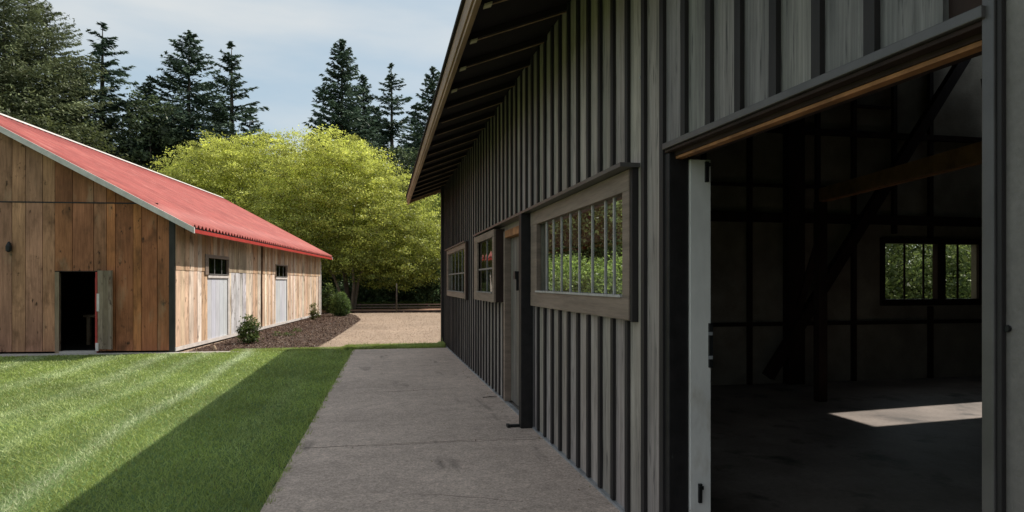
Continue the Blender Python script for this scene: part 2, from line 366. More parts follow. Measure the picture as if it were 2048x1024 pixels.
for i, e in enumerate(sorted(set(low+edges))):
    if e < 1.7: continue
    for lo, hi in cut(.035, 4.09, [(h[2]-.01,h[3]+.03) for h in trimh if h[0]-.02 < e < h[1]+.02]):
        mb.fb(fr, e-.030, e+.022, lo, hi, .001, .024, G['batten'])
        mb.fb(fr, e+.0225, e+.030, lo, hi, .001, .014, G['board'], (.25,.235,.215,0))  # paler strip paints a thin highlight beside the batten
# plain panel between the doorway and the near end
mb.fb(fr, -3.5, 1.475, .03, 4.1, -.08, .004, G['metal_panel'])
mb.build('wall', barn, RB)
mb = MB()   # other outer walls
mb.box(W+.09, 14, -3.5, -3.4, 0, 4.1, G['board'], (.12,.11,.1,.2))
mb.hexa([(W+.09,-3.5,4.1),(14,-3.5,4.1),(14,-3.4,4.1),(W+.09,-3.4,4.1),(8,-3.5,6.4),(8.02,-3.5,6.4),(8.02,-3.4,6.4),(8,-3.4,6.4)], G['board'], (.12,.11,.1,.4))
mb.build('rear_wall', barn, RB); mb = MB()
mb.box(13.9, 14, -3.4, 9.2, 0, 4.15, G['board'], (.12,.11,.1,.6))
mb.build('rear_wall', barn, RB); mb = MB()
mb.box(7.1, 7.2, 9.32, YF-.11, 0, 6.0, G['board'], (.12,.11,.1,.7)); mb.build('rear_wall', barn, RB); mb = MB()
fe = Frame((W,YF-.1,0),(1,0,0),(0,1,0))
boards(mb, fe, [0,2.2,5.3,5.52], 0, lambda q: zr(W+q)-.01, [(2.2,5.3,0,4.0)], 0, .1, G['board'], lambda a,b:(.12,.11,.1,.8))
mb.build('rear_wall', barn, RB)
mb = MB(); mb.fb(fr, YF-.10, YF+.06, 0, 4.08, -.1, .075, G['blackpaint']); mb.build('corner_board', barn, RB, bevel=.004)
mb = MB()
for a, b in ((3.66,6.87),(7.35,YF-.1)): mb.fb(fr, a, b, 0.0, .030, -.02, .030, G['flashing'])
mb.build('base_flashing', barn, RB)

# roof: underside, rafters, fascia
def slab(mb, x0a, x0b, x1, y0, y1, mat, th=.10):
    mb.hexa([(x0a,y0,zr(x0a)),(x1,y0,zr(x1)),(x1,y1,zr(x1)),(x0b,y1,zr(x0b)),
             (x0a,y0,zr(x0a)+th),(x1,y0,zr(x1)+th),(x1,y1,zr(x1)+th),(x0b,y1,zr(x0b)+th)], mat)
mb = MB(); ys = 9.3
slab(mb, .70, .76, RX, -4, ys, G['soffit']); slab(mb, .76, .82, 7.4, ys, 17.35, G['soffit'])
slab(mb, 7.45, 7.45, RX, ys+.001, 10.7, G['soffit']); slab(mb, RX, RX, 14.6, ys+.001, 10.7, G['soffit']); slab(mb, RX, RX, 9.7, -4, ys, G['soffit']); slab(mb, 11.9, 11.9, 14.6, -4, ys, G['soffit'])  # first two slabs: unseen overhang added to block sun through the interior window
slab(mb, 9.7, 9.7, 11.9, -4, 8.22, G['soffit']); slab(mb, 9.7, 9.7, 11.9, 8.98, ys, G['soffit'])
roof = mb.build('roof', barn, RB)
mb = MB()
mb.hexa([(.66,-4,zr(.66)+.104),(RX,-4,zr(RX)+.104),(RX,ys,zr(RX)+.104),(.74,ys,zr(.74)+.104),(.66,-4,zr(.66)+.135),(RX,-4,zr(RX)+.135),(RX,ys,zr(RX)+.135),(.74,ys,zr(.74)+.135)], G['roofmetal'])
mb.hexa([(.74,ys,zr(.74)+.104),(7.4,ys,zr(7.4)+.104),(7.4,17.4,zr(7.4)+.104),(.79,17.4,zr(.79)+.104),(.74,ys,zr(.74)+.135),(7.4,ys,zr(7.4)+.135),(7.4,17.4,zr(7.4)+.135),(.79,17.4,zr(.79)+.135)], G['roofmetal'])
mb.build('roof_sheet', roof, (0,0,0)).location = (0,0,0)
roof.children[0].location = -Vector(RB)
mb = MB()
A, B = Vector((.685,-4,0)), Vector((.805,17.38,0))
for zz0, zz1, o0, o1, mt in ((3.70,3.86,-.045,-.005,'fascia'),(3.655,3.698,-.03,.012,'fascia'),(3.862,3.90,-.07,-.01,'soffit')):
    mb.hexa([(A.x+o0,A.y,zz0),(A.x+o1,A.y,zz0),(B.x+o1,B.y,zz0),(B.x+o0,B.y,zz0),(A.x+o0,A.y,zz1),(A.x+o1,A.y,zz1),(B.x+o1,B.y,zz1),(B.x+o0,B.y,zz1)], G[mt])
mb.build('fascia', barn, RB, bevel=.004)
mb = MB()
mb.hexa([(.80,17.36,3.68),(7.4,17.36,zr(7.4)-.06),(7.4,17.40,zr(7.4)-.06),(.80,17.40,3.68),(.80,17.36,3.86),(7.4,17.36,zr(7.4)+.14),(7.4,17.40,zr(7.4)+.14),(.80,17.40,3.86)], G['fascia'])
mb.build('rake_board', barn, RB)
nb = 0
y = -3.4
while y < 17.3:
    mb = MB(); x0 = .74+.006*(y)/1.0*.5
    P = lambda x, dz, yy: (x, yy, zr(x)+dz)
    a = y; b = y+.055
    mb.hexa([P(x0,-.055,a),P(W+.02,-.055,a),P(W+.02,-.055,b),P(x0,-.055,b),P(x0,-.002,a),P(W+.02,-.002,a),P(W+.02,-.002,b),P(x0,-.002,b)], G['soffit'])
    mb.hexa([P(x0+.07,-.062,b-.010),P(W,-.062,b-.010),P(W,-.062,b+.003),P(x0+.07,-.062,b+.003),P(x0+.07,-.054,b-.010),P(W,-.054,b-.010),P(W,-.054,b+.003),P(x0+.07,-.054,b+.003)], G['rafterlit'])  # thin pale strip paints the light caught along the rafter's lower edge
    r = mb.build('rafter', barn, RB)
    if 4 < y < 7.8:
        m2 = MB(); m2.hexa([P(x0+.035,-.080,a-.02),P(x0+.095,-.080,a-.02),P(x0+.095,-.080,b-.01),P(x0+.035,-.080,b-.01),P(x0+.035,-.063,a-.02),P(x0+.095,-.063,a-.02),P(x0+.095,-.063,b-.01),P(x0+.035,-.063,b-.01)], G['cream'])
        q = m2.build('end_block', r); q.location = (0,0,0)
        for v in q.data.vertices: v.co -= Vector(RB)
    y += .75

# windows
def win(fr, rect, glass, muls, rails, proud, name='window', depth=.02, tilt=0, trimmat='windowtrim', gm='glass', parent=barn, base=RB, mulmat='whitemullion', side=None, mw=.022):
    a0,a1,t0,t1 = rect; g0,g1,h0,h1 = glass
    mb = MB(); T = G[trimmat]
    mb.fb(fr,a0,a1,h1,t1,.002,proud,T); mb.fb(fr,a0,a1,t0,h0,.002,proud,T)
    mb.fb(fr,a0,g0,h0,h1,.002,proud-.002,T); mb.fb(fr,g1,a1,h0,h1,.002,proud-.002,T)
    if side: mb.fb(fr,a0-.02,a0-.001,t0-.01,t1+.01,.002,proud+.01,G[side])
    w = mb.build(name, parent, base, bevel=.003)
    mb = MB(); D = depth
    mb.fb(fr,g0,g1,h0-.001,h0+.016,D-.05,proud+.014,G[mulmat])
    for m in muls: mb.fb(fr, m-mw/2, m+mw/2, h0+.017, h1-.001, D-.006, D+.010, G[mulmat])
    for r in rails: mb.fb(fr, g0+.002, g1-.002, r-.012, r+.012, D-.006, D+.012, G[mulmat])
    o = mb.build('frame', w); 
    for v in o.data.vertices: v.co -= Vector(base)
    mb = MB(); cuts = [g0]+list(muls)+[g1]
    for c0, c1 in zip(cuts, cuts[1:]):
        e = math.tan(tilt*(1.0-.5*((c0+c1)/2-g0)/(g1-g0)))*(c1-c0)
        for q0, q1 in zip([h0]+list(rails), list(rails)+[h1]):
            mb.quad([fr.p(c0,q0,D-e/2),fr.p(c1,q0,D+e/2),fr.p(c1,q1,D+e/2),fr.p(c0,q1,D-e/2)], G[gm])
    p = mb.build('pane', w)
    for v in p.data.vertices: v.co -= Vector(base)
    return w
m1 = [4.42,4.60,4.90,5.24,5.50,5.78,6.06,6.32]
w1 = win(fr, WIN1, GL1, m1, [], .055, depth=.012, gm='seeglass', mw=.024, mulmat='palemullion')
w1['label'] = 'wide window of nine tall narrow panes'
fr2 = Frame((W-.12,0,0),(0,1,0),(-1,0,0))
w2 = win(fr2, WIN2, (8.74,10.1,1.45,2.22), [9.36], [1.80], .03, depth=-.01)
w2['label'] = 'boxed-out window of four panes'
mb = MB(); mb.fb(fr, 8.60,8.66,1.332,2.318,.003,.121,G['darktimber']); mb.fb(fr,10.38,10.44,1.332,2.318,.003,.121,G['darktimber'])
mb.fb(fr,8.66,10.38,1.333,1.38,.003,.118,G['darktimber']); mb.fb(fr,8.66,10.38,2.27,2.316,.003,.118,G['darktimber'])
mb.build('window_box', barn, RB)
w3 = win(fr, WIN3, (12.42,15.45,1.40,2.26), [13.0,13.6,14.2,14.85], [1.79], .05, depth=.008)
w3['label'] = 'far window of ten small panes'
mb = MB()   # drip cap running over the windows and door
mb.fb(fr, 3.98, 10.6, 2.353, 2.38, .002, .14, G['greytrim']); mb.fb(fr, 4.01, 4.045, 1.34, 2.352, .002, .045, G['batten'])
mb.fb(fr, 12.05, 12.19, 1.27, 2.37, .002, .06, G['darktimber']); mb.fb(fr, 12.1,15.7,2.365,2.385,.002,.09,G['greytrim'])
mb.build('drip_cap', barn, RB)
# fin post beside the door
mb = MB(); mb.fb(fr, 6.90, 7.02, .0, 2.352, .002, .150, G['blackpaint'])
mb.fb(fr, 6.875, 6.895, .02, 2.352, .002, .02, G['greytrim'])
mb.build('projecting_post', barn, RB, bevel=.004)
# side door
mb = MB()
boards(mb, fr, [7.45,7.66,7.87,8.08,8.29,8.42], .05, lambda s: 2.18, [], -.10, -.05, G['board'], lambda a,b: jit((.17,.15,.13),.2), gap=.004)
dr = mb.build('door', barn, RB); dr['label'] = 'plank side door with black latch'
mb = MB(); mb.fb(fr, 7.88,7.98,1.64,1.74,-.049,.01,G['black']); mb.fb(fr,7.90,7.92,1.50,1.64,-.049,-.01,G['black'])
h = mb.build('latch', dr)
for v in h.data.vertices: v.co -= Vector(RB)
mb = MB(); mb.fb(fr,8.43,8.53,.03,2.28,-.08,.03,G['windowtrim']); mb.fb(fr,7.30,8.43,2.19,2.28,-.08,.03,G['rust_and_lit_edge']); mb.fb(fr,7.2,7.44,.03,2.19,-.08,.03,G['windowtrim'])
mb.build('door_frame', barn, RB)
mb = MB(); mb.box(W-.27,W-.05,6.97,7.02,.013,.04,G['black']); mb.box(W-.29,W-.255,6.95,7.04,.0125,.045,G['black'])
mb.build('boot_scraper', None, (W-.15,6.9,0), bevel=.004)
tag(bpy.data.objects['boot_scraper'], 'small black iron foot stop on the path at the base of the dark post', 'door stop')

# the big doorway
mb = MB()   # overhead track
def trk(t0,t1,d0,d1,mt,a0=1.50,a1=3.56): mb.fb(fr,a0,a1,t0-.045,t1-.045,d0,d1,G[mt],t0b=t0,t1b=t1)
trk(2.380,2.415,.002,.042,'greytrim'); trk(2.362,2.378,-.02,.026,'darktimber'); pass
mb.build('door_track', barn, RB, bevel=.003)
mb = MB(); mb.fb(fr,1.53,3.60,2.285,2.300,-.075,-.030,G['rust_and_lit_edge'],t0b=2.325,t1b=2.34); mb.fb(fr,1.53,3.60,2.301,2.56,-.15,-.022,G['darktimber'],t0b=2.341,t1b=2.60); mb.build('lintel', barn, RB)
mb = MB(); mb.fb(fr,3.595,3.635,0.0,2.40,.002,.014,G['greytrim']); mb.fb(fr,3.53,3.592,0.0,2.36,-.11,.012,G['blackpaint']); mb.build('door_post', barn, RB, bevel=.005)
mb = MB(); mb.fb(fr,3.515,3.60,0.0,2.322,-.245,-.115,G['whitepaint']); jb = mb.build('jamb_board', barn, RB, bevel=.003); jb['label'] = 'white painted door jamb board with black latch plates'
for (t0,t1,d0,d1) in ((2.19,2.31,-.225,-.205),(1.10,1.36,-.25,-.228),(.31,.42,-.182,-.162)):
    mb = MB(); mb.fb(fr,3.498,3.514,t0,t1,d0,d1,G['black'])
    if t0 == 1.10:
        for q in (1.15,1.29): mb.fb(fr,3.494,3.4975,q,q+.02,d0+.004,d1+.008,G['flashing'])
    else: mb.fb(fr,3.488,3.4975,t1-.03,t1-.01,d0-.004,d1+.004,G['black'])
    o = mb.build('latch_plate', jb)
    for v in o.data.vertices: v.co -= Vector(RB)
mb = MB(); mb.fb(fr,1.458,1.472,0.0,4.09,.005,.022,G['batten']); mb.fb(fr,1.475,1.512,0.0,2.40,.005,.028,G['greytrim']); mb.fb(fr,1.48,1.53,0.0,2.40,-.12,.002,G['darktimber'])
mb.build('door_stop_trim', barn, RB, bevel=.003)
for (yy,zz) in ((3.96,2.93),(1.452,1.475)):
    mb = MB(); mb.tube([(W-.006,yy,zz),(W-.014,yy,zz)],[.010,.009],G['flashing' if yy > 2 else 'black'],8); mb.build('bolt_head', barn, RB)

# interior
mb = MB(); mb.box(W-.01,13.9,-3.4,9.2,-.05,.010,G['barnfloor']); mb.box(W+.1,7.1,9.3,YF-.1,-.05,.010,G['barnfloor']); mb.build('floor', barn, RB)
fi = Frame((0,9.2,0),(1,0,0),(0,-1,0))
mb = MB(); IW = (8.12,9.95,1.31,2.24)
boards(mb, fi, [W+.09,2.1,4.1,5.68,6.42,7.54,8.3,9.0,9.95,11,12.4,13.9], .0, lambda s: zr(s)-.01 , [IW,(2.1,4.1,0,3.1)], -.1, 0, G['infill'], lambda a,b:(1,1,1,0))
mb.build('interior_wall', barn, RB)
for x in (4.9,5.68,6.88,7.54,9.0,10.4,11.2,12.4):
    for lo, hi in cut(.0, zr(x)-.02, [(1.2,2.35)] if 8.05 < x < 10 else []):
        mb = MB(); mb.fb(fi,x-.035,x+.035,lo,hi,.001,.06,G['darktimber']); mb.build('stud', barn, RB)
for x in (8.3,): 
    mb = MB(); mb.fb(fi,x-.035,x+.035,2.4,zr(x)-.02,.001,.06,G['darktimber']); mb.build('stud', barn, RB)
for x, w in ((6.42,.14),(4.2,.09)):
    mb = MB(); mb.fb(fi,x-w,x+w,0,zr(x)-.02,.001,.16,G['darktimber']); mb.build('post', barn, RB)
for z, h, x0, x1 in ((.95,.03,4.3,13.9),(2.62,.075,4.3,13.9),(3.12,.022,4.3,7.5),(4.0,.045,W+.1,13.9),(4.45,.02,7.5,8.2)):
    mb = MB(); mb.fb(fi,x0,x1,z-h,z+h,.003,.075,G['darktimber']); mb.build('girt', barn, RB)
for A, B in (((5.9,9.02,.15),(9.45,8.95,5.3)),((10.8,9.02,.15),(9.9,8.95,5.0))):
    mb = MB(); mb.bar(A,B,.12,.16,G['darktimber']); mb.build('brace', barn, RB)
mb = MB(); mb.bar((5.80,7.6,2.76),(4.62,1.2,2.76),.14,.17,G['beamwood']); mb.bar((5.80-.02,7.58,2.669),(4.62,1.2,2.669),.05,.008,G['rust_and_lit_edge']); mb.build('tie_beam', barn, RB)  # orange strip paints the light on the beam's underside
mb = MB(); mb.bar((5.82,7.7,0),(5.82,7.7,2.68),.12,.12,G['darktimber']); mb.bar((5.82,7.7,2.2),(6.42,9.0,1.2),.09,.09,G['darktimber']); mb.build('post', barn, RB)
wi = win(fi, (IW[0]-.07,IW[1]+.07,IW[2]-.09,IW[3]+.09), IW, [8.55,8.92,9.6], [], .05, depth=-.03, trimmat='darktimber', gm='clearglass', mulmat='darktimber', mw=.03)
mb = MB(); mb.fb(fi,9.13,9.29,IW[2]+.001,IW[3]-.001,-.06,.045,G['darktimber']); o = mb.build('centre_post', wi)
for v in o.data.vertices: v.co -= Vector(RB)
wi['label'] = 'interior side window with bright foliage behind it'
mb = MB()
for x in (3,6,9,12):
    pass
for yy in np.arange(-3, 9, 1.5):
    mb.hexa([(W+.1,yy,zr(W+.1)-.18),(RX,yy,zr(RX)-.18),(RX,yy+.07,zr(RX)-.18),(W+.1,yy+.07,zr(W+.1)-.18),(W+.1,yy,zr(W+.1)-.004),(RX,yy,zr(RX)-.004),(RX,yy+.07,zr(RX)-.004),(W+.1,yy+.07,zr(W+.1)-.004)], G['darktimber'])
    mb.hexa([(RX,yy,zr(RX)-.18),(13.9,yy,zr(13.9)-.18),(13.9,yy+.07,zr(13.9)-.18),(RX,yy+.07,zr(RX)-.18),(RX,yy,zr(RX)-.004),(13.9,yy,zr(13.9)-.004),(13.9,yy+.07,zr(13.9)-.004),(RX,yy+.07,zr(RX)-.004)], G['darktimber'])
mb.build('roof_truss', barn, RB)

# ---------------------------------------------------------------- the wooden barn (left)
O = ground(350,705); ang = R(6.1)
U = (math.sin(ang), math.cos(ang), 0); V = (-math.cos(ang), math.sin(ang), 0)
LB = (O[0], O[1], 0)
wood = thing('wooden_barn', LB, 'weathered brown plank barn with a red corrugated roof', 'barn')
fg = Frame(LB, V, tuple(-c for c in U))      # gable face; s runs to the left
fs = Frame(LB, U, tuple(-c for c in V))      # long side; s runs away
HW = 4.75; LEN = 17.0; EH = 3.05; PEAK = 5.60; slope = (PEAK-EH)/HW
CAMD = F*EYE/(705-HOR)
def gs(px):   # distance along the gable for a photo column
    best = min(((abs(1024+F*((lambda q:(q.x*cY-q.y*sY)/(q.x*sY+q.y*cY))(fg.p(s/200,0,0)))-px), s/200) for s in range(-20,1300)))
    return best[1]
def ss(px):
    best = min(((abs(1024+F*((lambda q:(q.x*cY-q.y*sY)/(q.x*sY+q.y*cY))(fs.p(s/100,0,0)))-px), s/100) for s in range(0,1750)))
    return best[1]
gtop = lambda s: (EH+slope*min(s, 2*HW-s))-.02
WOODS = [(.27,.165,.095),(.23,.135,.078),(.30,.195,.12),(.33,.25,.18),(.20,.13,.085),(.28,.23,.175)]
ge = [0.12]+[gs(p) for p in (314,283,266,231,213,187,145,110,85,51,24,-4)]
while ge[-1] < 2*HW-.2: ge.append(ge[-1]+random.uniform(.24,.42))
ge[-1] = 2*HW-.12
tones = {0:(.26,.155,.09),1:(.25,.14,.08),2:(.33,.19,.10),3:(.25,.145,.085),4:(.34,.19,.10),5:(.27,.18,.12),6:(.25,.155,.10),7:(.24,.145,.09),8:(.34,.26,.19),9:(.31,.24,.18),10:(.31,.24,.18),11:(.29,.225,.17)}
def gc(a, b):
    i = ge.index(a); t = tones.get(i, random.choice(WOODS)); return jit((t[0]*1.42,t[1]*.97,t[2]*.78), .06)
def gc2(a, b):
    i = ge.index(a); t = tones.get(i, random.choice(WOODS)); return jit((t[0]*.92,t[1]*.84,t[2]*.78), .08)
DG = (gs(194),gs(119),0,1.84)
mb = MB()
def bandtop(z): return lambda s: min(z, gtop(s))
boards(mb, fg, ge, .05, bandtop(3.385), [(DG[0],DG[1],0,DG[3])], -.04, 0, G['oldwood'], gc, gap=.006, wob=.006)
# upper band above the dark rail
s1 = (3.415-EH)/slope
ue = [s for s in ge if s1 < s < 2*HW-s1]; ue = [s1]+ue+[2*HW-s1]
for a, b in zip(ue, ue[1:]):
    aa, bb = a+.006, b-.006
    t = random.choice(WOODS) if a not in ge else tones.get(ge.index(a), random.choice(WOODS)); cc = jit((t[0]*1.22,t[1]*.84,t[2]*.68), .1)
    if a < HW < b:
        mb.fb(fg,aa,HW,3.415,gtop(aa),-.04,0,G['oldwood'],cc,t1b=gtop(HW)); mb.fb(fg,HW,bb,3.415,gtop(HW),-.04,0,G['oldwood'],cc,t1b=gtop(bb))
    else: mb.fb(fg,aa,bb,3.415,gtop(aa),-.04,0,G['oldwood'],cc,t1b=gtop(bb))
boards(mb, fg, [.05,HW,2*HW-.05], .04, lambda s: gtop(s)-.03, [(DG[0],DG[1],0,DG[3])], -.07, -.045, G['gap'], lambda a,b:(1,1,1,0))
mb.fb(fg,s1-.3,2*HW-s1+.3,3.388,3.412,-.04,.012,G['black'])
mb.build('gable_wall', wood, LB)
mb = MB(); mb.fb(fg,0,.13,0,EH,-.13,.012,G['cornerpost']); mb.build('corner_post', wood, LB, bevel=.006)
# side wall
SD = [(ss(415),ss(455),0,2.24),(ss(551),ss(573),0,2.22)]
W1 = (ss(416),ss(455),1.80,2.24); W2 = (ss(552),ss(573),1.80,2.22)
se = [.02]; marks = sorted([SD[0][0],SD[0][1],SD[1][0],SD[1][1],ss(457),ss(492),ss(521),ss(525)])
while se[-1] < LEN-.3:
    nx = se[-1]+random.uniform(.17,.30)
    mk = [m for m in marks if se[-1]+.02 < m < nx+.1]
    se.append(mk[0] if mk else nx)
se[-1] = LEN
g0s, g1s = ss(459), ss(492); blk = (ss(521), ss(525))
def sc(a, b):
    if g0s-.05 <= a < g1s-.05: return jit((.62,.60,.59), .05)
    return jit(random.choice([(.72,.52,.38),(.78,.62,.49),(.62,.41,.28),(.80,.67,.55),(.70,.48,.34)]), .10)
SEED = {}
def scu(a, b):  # upper boards darkened: eave shadow tone put into their colour
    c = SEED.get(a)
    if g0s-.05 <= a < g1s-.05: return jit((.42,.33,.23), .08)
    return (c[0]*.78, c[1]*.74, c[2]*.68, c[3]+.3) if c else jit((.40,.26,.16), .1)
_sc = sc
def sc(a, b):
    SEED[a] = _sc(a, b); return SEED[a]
mb = MB()
side_h = [(a,b,0,t) for a,b,_,t in SD]
zs = 1.885
boards(mb, fs, se, .12, lambda s: zs, [h for h in side_h]+[(blk[0],blk[1],0,9)], -.04, 0, G['oldwood'], sc, gap=.006, wob=.006)
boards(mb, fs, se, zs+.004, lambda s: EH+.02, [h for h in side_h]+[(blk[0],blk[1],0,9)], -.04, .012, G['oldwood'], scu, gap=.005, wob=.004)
boards(mb, fs, [.05,LEN-.02], .04, lambda s: EH-.02, side_h, -.07, -.045, G['gap'], lambda a,b:(1,1,1,0))
mb.build('side_wall', wood, LB)
mb = MB(); mb.fb(fs,.0,LEN+.02,.03,.115,-.04,.022,G['palewall']); mb.build('sill_board', wood, LB)
mb = MB(); mb.fb(fs,LEN-.5,LEN-.38,.1,1.9,.001,.03,G['palewall']); mb.fb(fs,LEN-.14,LEN+.02,.1,2.6,.001,.03,G['palewall']); mb.build('end_trim', wood, LB)
for i,(D,WW) in enumerate(zip(SD,(W1,W2))):
    a,b = D[0],D[1]
    mb = MB(); n = 5; e = [a+(b-a)*k/n for k in range(n+1)]
    boards(mb, fs, e, .12, lambda s: 1.72, [], -.045, -.008, G['greydoor'], lambda q,r: jit((.60,.60,.63), .05), gap=.004)
    d = mb.build('door', wood, LB); d['label'] = 'pale grey plank door under a small window'
    mb = MB(); mb.fb(fs,a-.02,b+.04,1.722,1.79,-.03,.03,G['palewall']); mb.fb(fs,b,b+(.14 if i==0 else .05),.12,1.72,-.03,.022,G['palewall'])
    o = mb.build('door_trim', d)
    for v in o.data.vertices: v.co -= Vector(LB)
    muls = [a+(b-a)*.36, a+(b-a)*.72]
    T = MB(); wd = .22 if i == 0 else .06
    w = win(fs, (a-wd,b+.06,1.80,2.33 if i==0 else 2.26), (a,b,1.81,2.24 if i==0 else 2.22), muls, [], .035, depth=-.02, trimmat='windowtrim' if i else 'windowtrim', gm='darkglass', parent=wood, base=LB, mulmat='whitemullion', mw=.03)
    w['label'] = ('nearer' if i == 0 else 'farther')+' small window above a grey door'
# other walls
mb = MB()
mb.fb(fs,.1,LEN,0,EH,-2*HW,-2*HW+.06,G['oldwood'],(.25,.17,.11,.3)); mb.build('rear_wall', wood, LB); mb = MB()
fb_ = Frame(Vector(LB)+Vector(U)*LEN, V, U)
boards(mb, fb_, [0,HW,2*HW], 0, gtop, [], -.06, 0, G['oldwood'], lambda a,b:(.25,.17,.11,.5))
mb.build('rear_wall', wood, LB)
mb = MB(); mb.fb(fs,.07,LEN-.05,-.02,.015,-2*HW+.08,-.08,G['gap']); mb.build('floor', wood, LB)
# open doorway: frame and leaf
mb = MB(); t = G['oldwood']; c = (.26,.19,.13,.3)
mb.fb(fg,DG[1],DG[1]+.09,0,DG[3]+.0,-.05,.018,t,c); mb.fb(fg,DG[0]-.01,DG[0]+.03,0,DG[3],-.10,.012,G['redtrim']); mb.fb(fg,DG[0],DG[1]+.09,DG[3],DG[3]+.02,-.03,.018,G['gap'])
mb.fb(fg,DG[0],DG[1],.0,.05,-.2,.02,G['apron']); mb.build('door_frame', wood, LB)
ph = fg.p(DG[0]-.04,0,.03); pe = fg.p(gs(232),0,.17)
dv = (pe-ph); dv.z = 0; ln = dv.length; dv.normalize(); fl = Frame(ph, dv, (-dv.y*-1, dv.x*-1, 0))
mb = MB(); boards(mb, fl, [0,.15,.3,ln], .10, lambda s: 1.87, [], -.02, .02, G['oldwood'], lambda a,b: jit((.26,.20,.145),.1), gap=.003)
lf = mb.build('door', wood, LB); lf['label'] = 'weathered plank door leaf standing open beside dark doorway'
mb = MB(); mb.fb(fl,-.055,-.002,.14,1.7,-.03,.03,G['redtrim']); mb.fb(fl,-.025,.045,.06,.24,.021,.05,G['palewall']); mb.fb(fl,-.01,.06,.95,1.35,.021,.032,G['palewall'])
o = mb.build('door_edge', lf)
for v in o.data.vertices: v.co -= Vector(LB)
mb = MB(); q = fg.p(gs(22),1.6+(HOR-498)/F*CAMD,.0)
for k in range(1):
    A = q+Vector((0,0,.10)); mb.tube([A+fg.N*.01,A+fg.N*.07+Vector((0,0,.02))],[.012,.012],G['black'])
    mb.tube([A+fg.N*.07+Vector((0,0,.04)),A+fg.N*.08-Vector((0,0,.06)),A+fg.N*.085-Vector((0,0,.16)),A+fg.N*.085-Vector((0,0,.19))],[.02,.06,.055,.02],G['black'],10)
wl = mb.build('wall_lamp', None, tuple(q)); tag(wl, 'small black lamp fixed high on the plank gable wall', 'lamp')
# corrugated roof
OV, OF = .50, .28
def roofmesh(sgn):
    mb = MB(); per = .23; ns = int((LEN+OF+.3)/per*8); P = []
    for i in range(ns+1):
        s = -OF + (LEN+OF+.3)*i/ns; h = .040*math.sin(2*math.pi*(s/per)); wav = .02*math.sin(s*.9)+.012*math.sin(s*2.3+1)
        row = []
        for k in range(6):
            r = k/5; a = -OV+(HW+OV)*r
            aa = a if sgn > 0 else 2*HW-a
            row.append(tuple(fs.p(s, EH+.10+slope*a+h+wav*(1-abs(2*r-1))*.6, -aa)))
        P.append(row)
    k0 = len(mb.v)
    for row in P: mb.v += row
    mi = mb.mi(G['redroof'])
    for i in range(ns):
        for k in range(5):
            a = k0+i*6+k; mb.f.append((a,a+6,a+7,a+1)); mb.m.append(mi); mb.c.append((1,1,1,0))
    return mb
for sg in (1,-1):
    ro = roofmesh(sg).build('roof', wood, LB, smooth=True)
    md = ro.modifiers.new('thick','SOLIDIFY'); md.thickness = .012
mb = MB(); mb.hexa([fs.p(-OF-.02,PEAK+.09,-HW+.12),fs.p(LEN+.32,PEAK+.09,-HW+.12),fs.p(LEN+.32,PEAK+.09,-HW-.12),fs.p(-OF-.02,PEAK+.09,-HW-.12),
    fs.p(-OF-.02,PEAK+.16,-HW+.03),fs.p(LEN+.32,PEAK+.16,-HW+.03),fs.p(LEN+.32,PEAK+.16,-HW-.03),fs.p(-OF-.02,PEAK+.16,-HW-.03)], G['palewall']); mb.build('ridge_cap', wood, LB)
for a0, a1 in ((-OV-.03,HW),(2*HW+OV+.03,HW)):
    z0 = EH+slope*(-OV-.03); z1 = PEAK
    for s0, s1 in ((-OF-.015,-OF+.03),(LEN+.27,LEN+.315)):
        P = [fs.p(s0,z0-.06,-a0),fs.p(s1,z0-.06,-a0),fs.p(s1,z1-.06,-a1),fs.p(s0,z1-.06,-a1),fs.p(s0,z0+.075,-a0),fs.p(s1,z0+.075,-a0),fs.p(s1,z1+.075,-a1),fs.p(s0,z1+.075,-a1)]
        mb = MB(); mb.hexa(P, G['palewall']); mb.build('rake_board', wood, LB)
mb = MB()
for a in (OV, -2*HW-OV): 
    z = EH-slope*OV
    mb.fb(fs,-OF+.031,LEN+.27,z-.045,z+.03,a-.03,a-.005,G['redtrim']); mb.fb(fs,-OF+.031,LEN+.27,z+.031,z+.062,a-.05,a-.02,G['gap'])
    mb.fb(fs,-OF+.031,LEN+.27,z-.06,z-.025,a-.004,a+.03,G['redtrim'])
mb.build('eave_trim', wood, LB)
mb = MB(); mb.hexa([fs.p(-OF+.04,EH-slope*OV+.02,OV-.04),fs.p(LEN+.26,EH-slope*OV+.02,OV-.04),fs.p(LEN+.26,EH+.03,-.02),fs.p(-OF+.04,EH+.03,-.02),
   fs.p(-OF+.04,EH-slope*OV+.05,OV-.04),fs.p(LEN+.26,EH-slope*OV+.05,OV-.04),fs.p(LEN+.26,EH+.06,-.02),fs.p(-OF+.04,EH+.06,-.02)], G['oldwood'],(.12,.07,.05,.4)); mb.build('soffit', wood, LB)
# inside: a workbench
wbp = fg.p((DG[0]+DG[1])/2, 0, -2.2)
wk = thing('workbench', tuple(wbp), 'low wooden workbench standing inside the dark barn doorway', 'workbench')
mb = MB(); fw = Frame(wbp, V, tuple(-c for c in U)); mb.fb(fw,-.9,.9,.72,.78,-.3,.3,G['oldwood'],(.3,.22,.15,.2)); mb.build('bench_top', wk, tuple(wbp))
for a in (-.8,.8):
    for d in (-.22,.22):
        mb = MB(); mb.fb(fw,a-.04,a+.04,0,.719,d-.04,d+.04,G['oldwood'],(.25,.18,.12,.1)); mb.build('leg', wk, tuple(wbp))
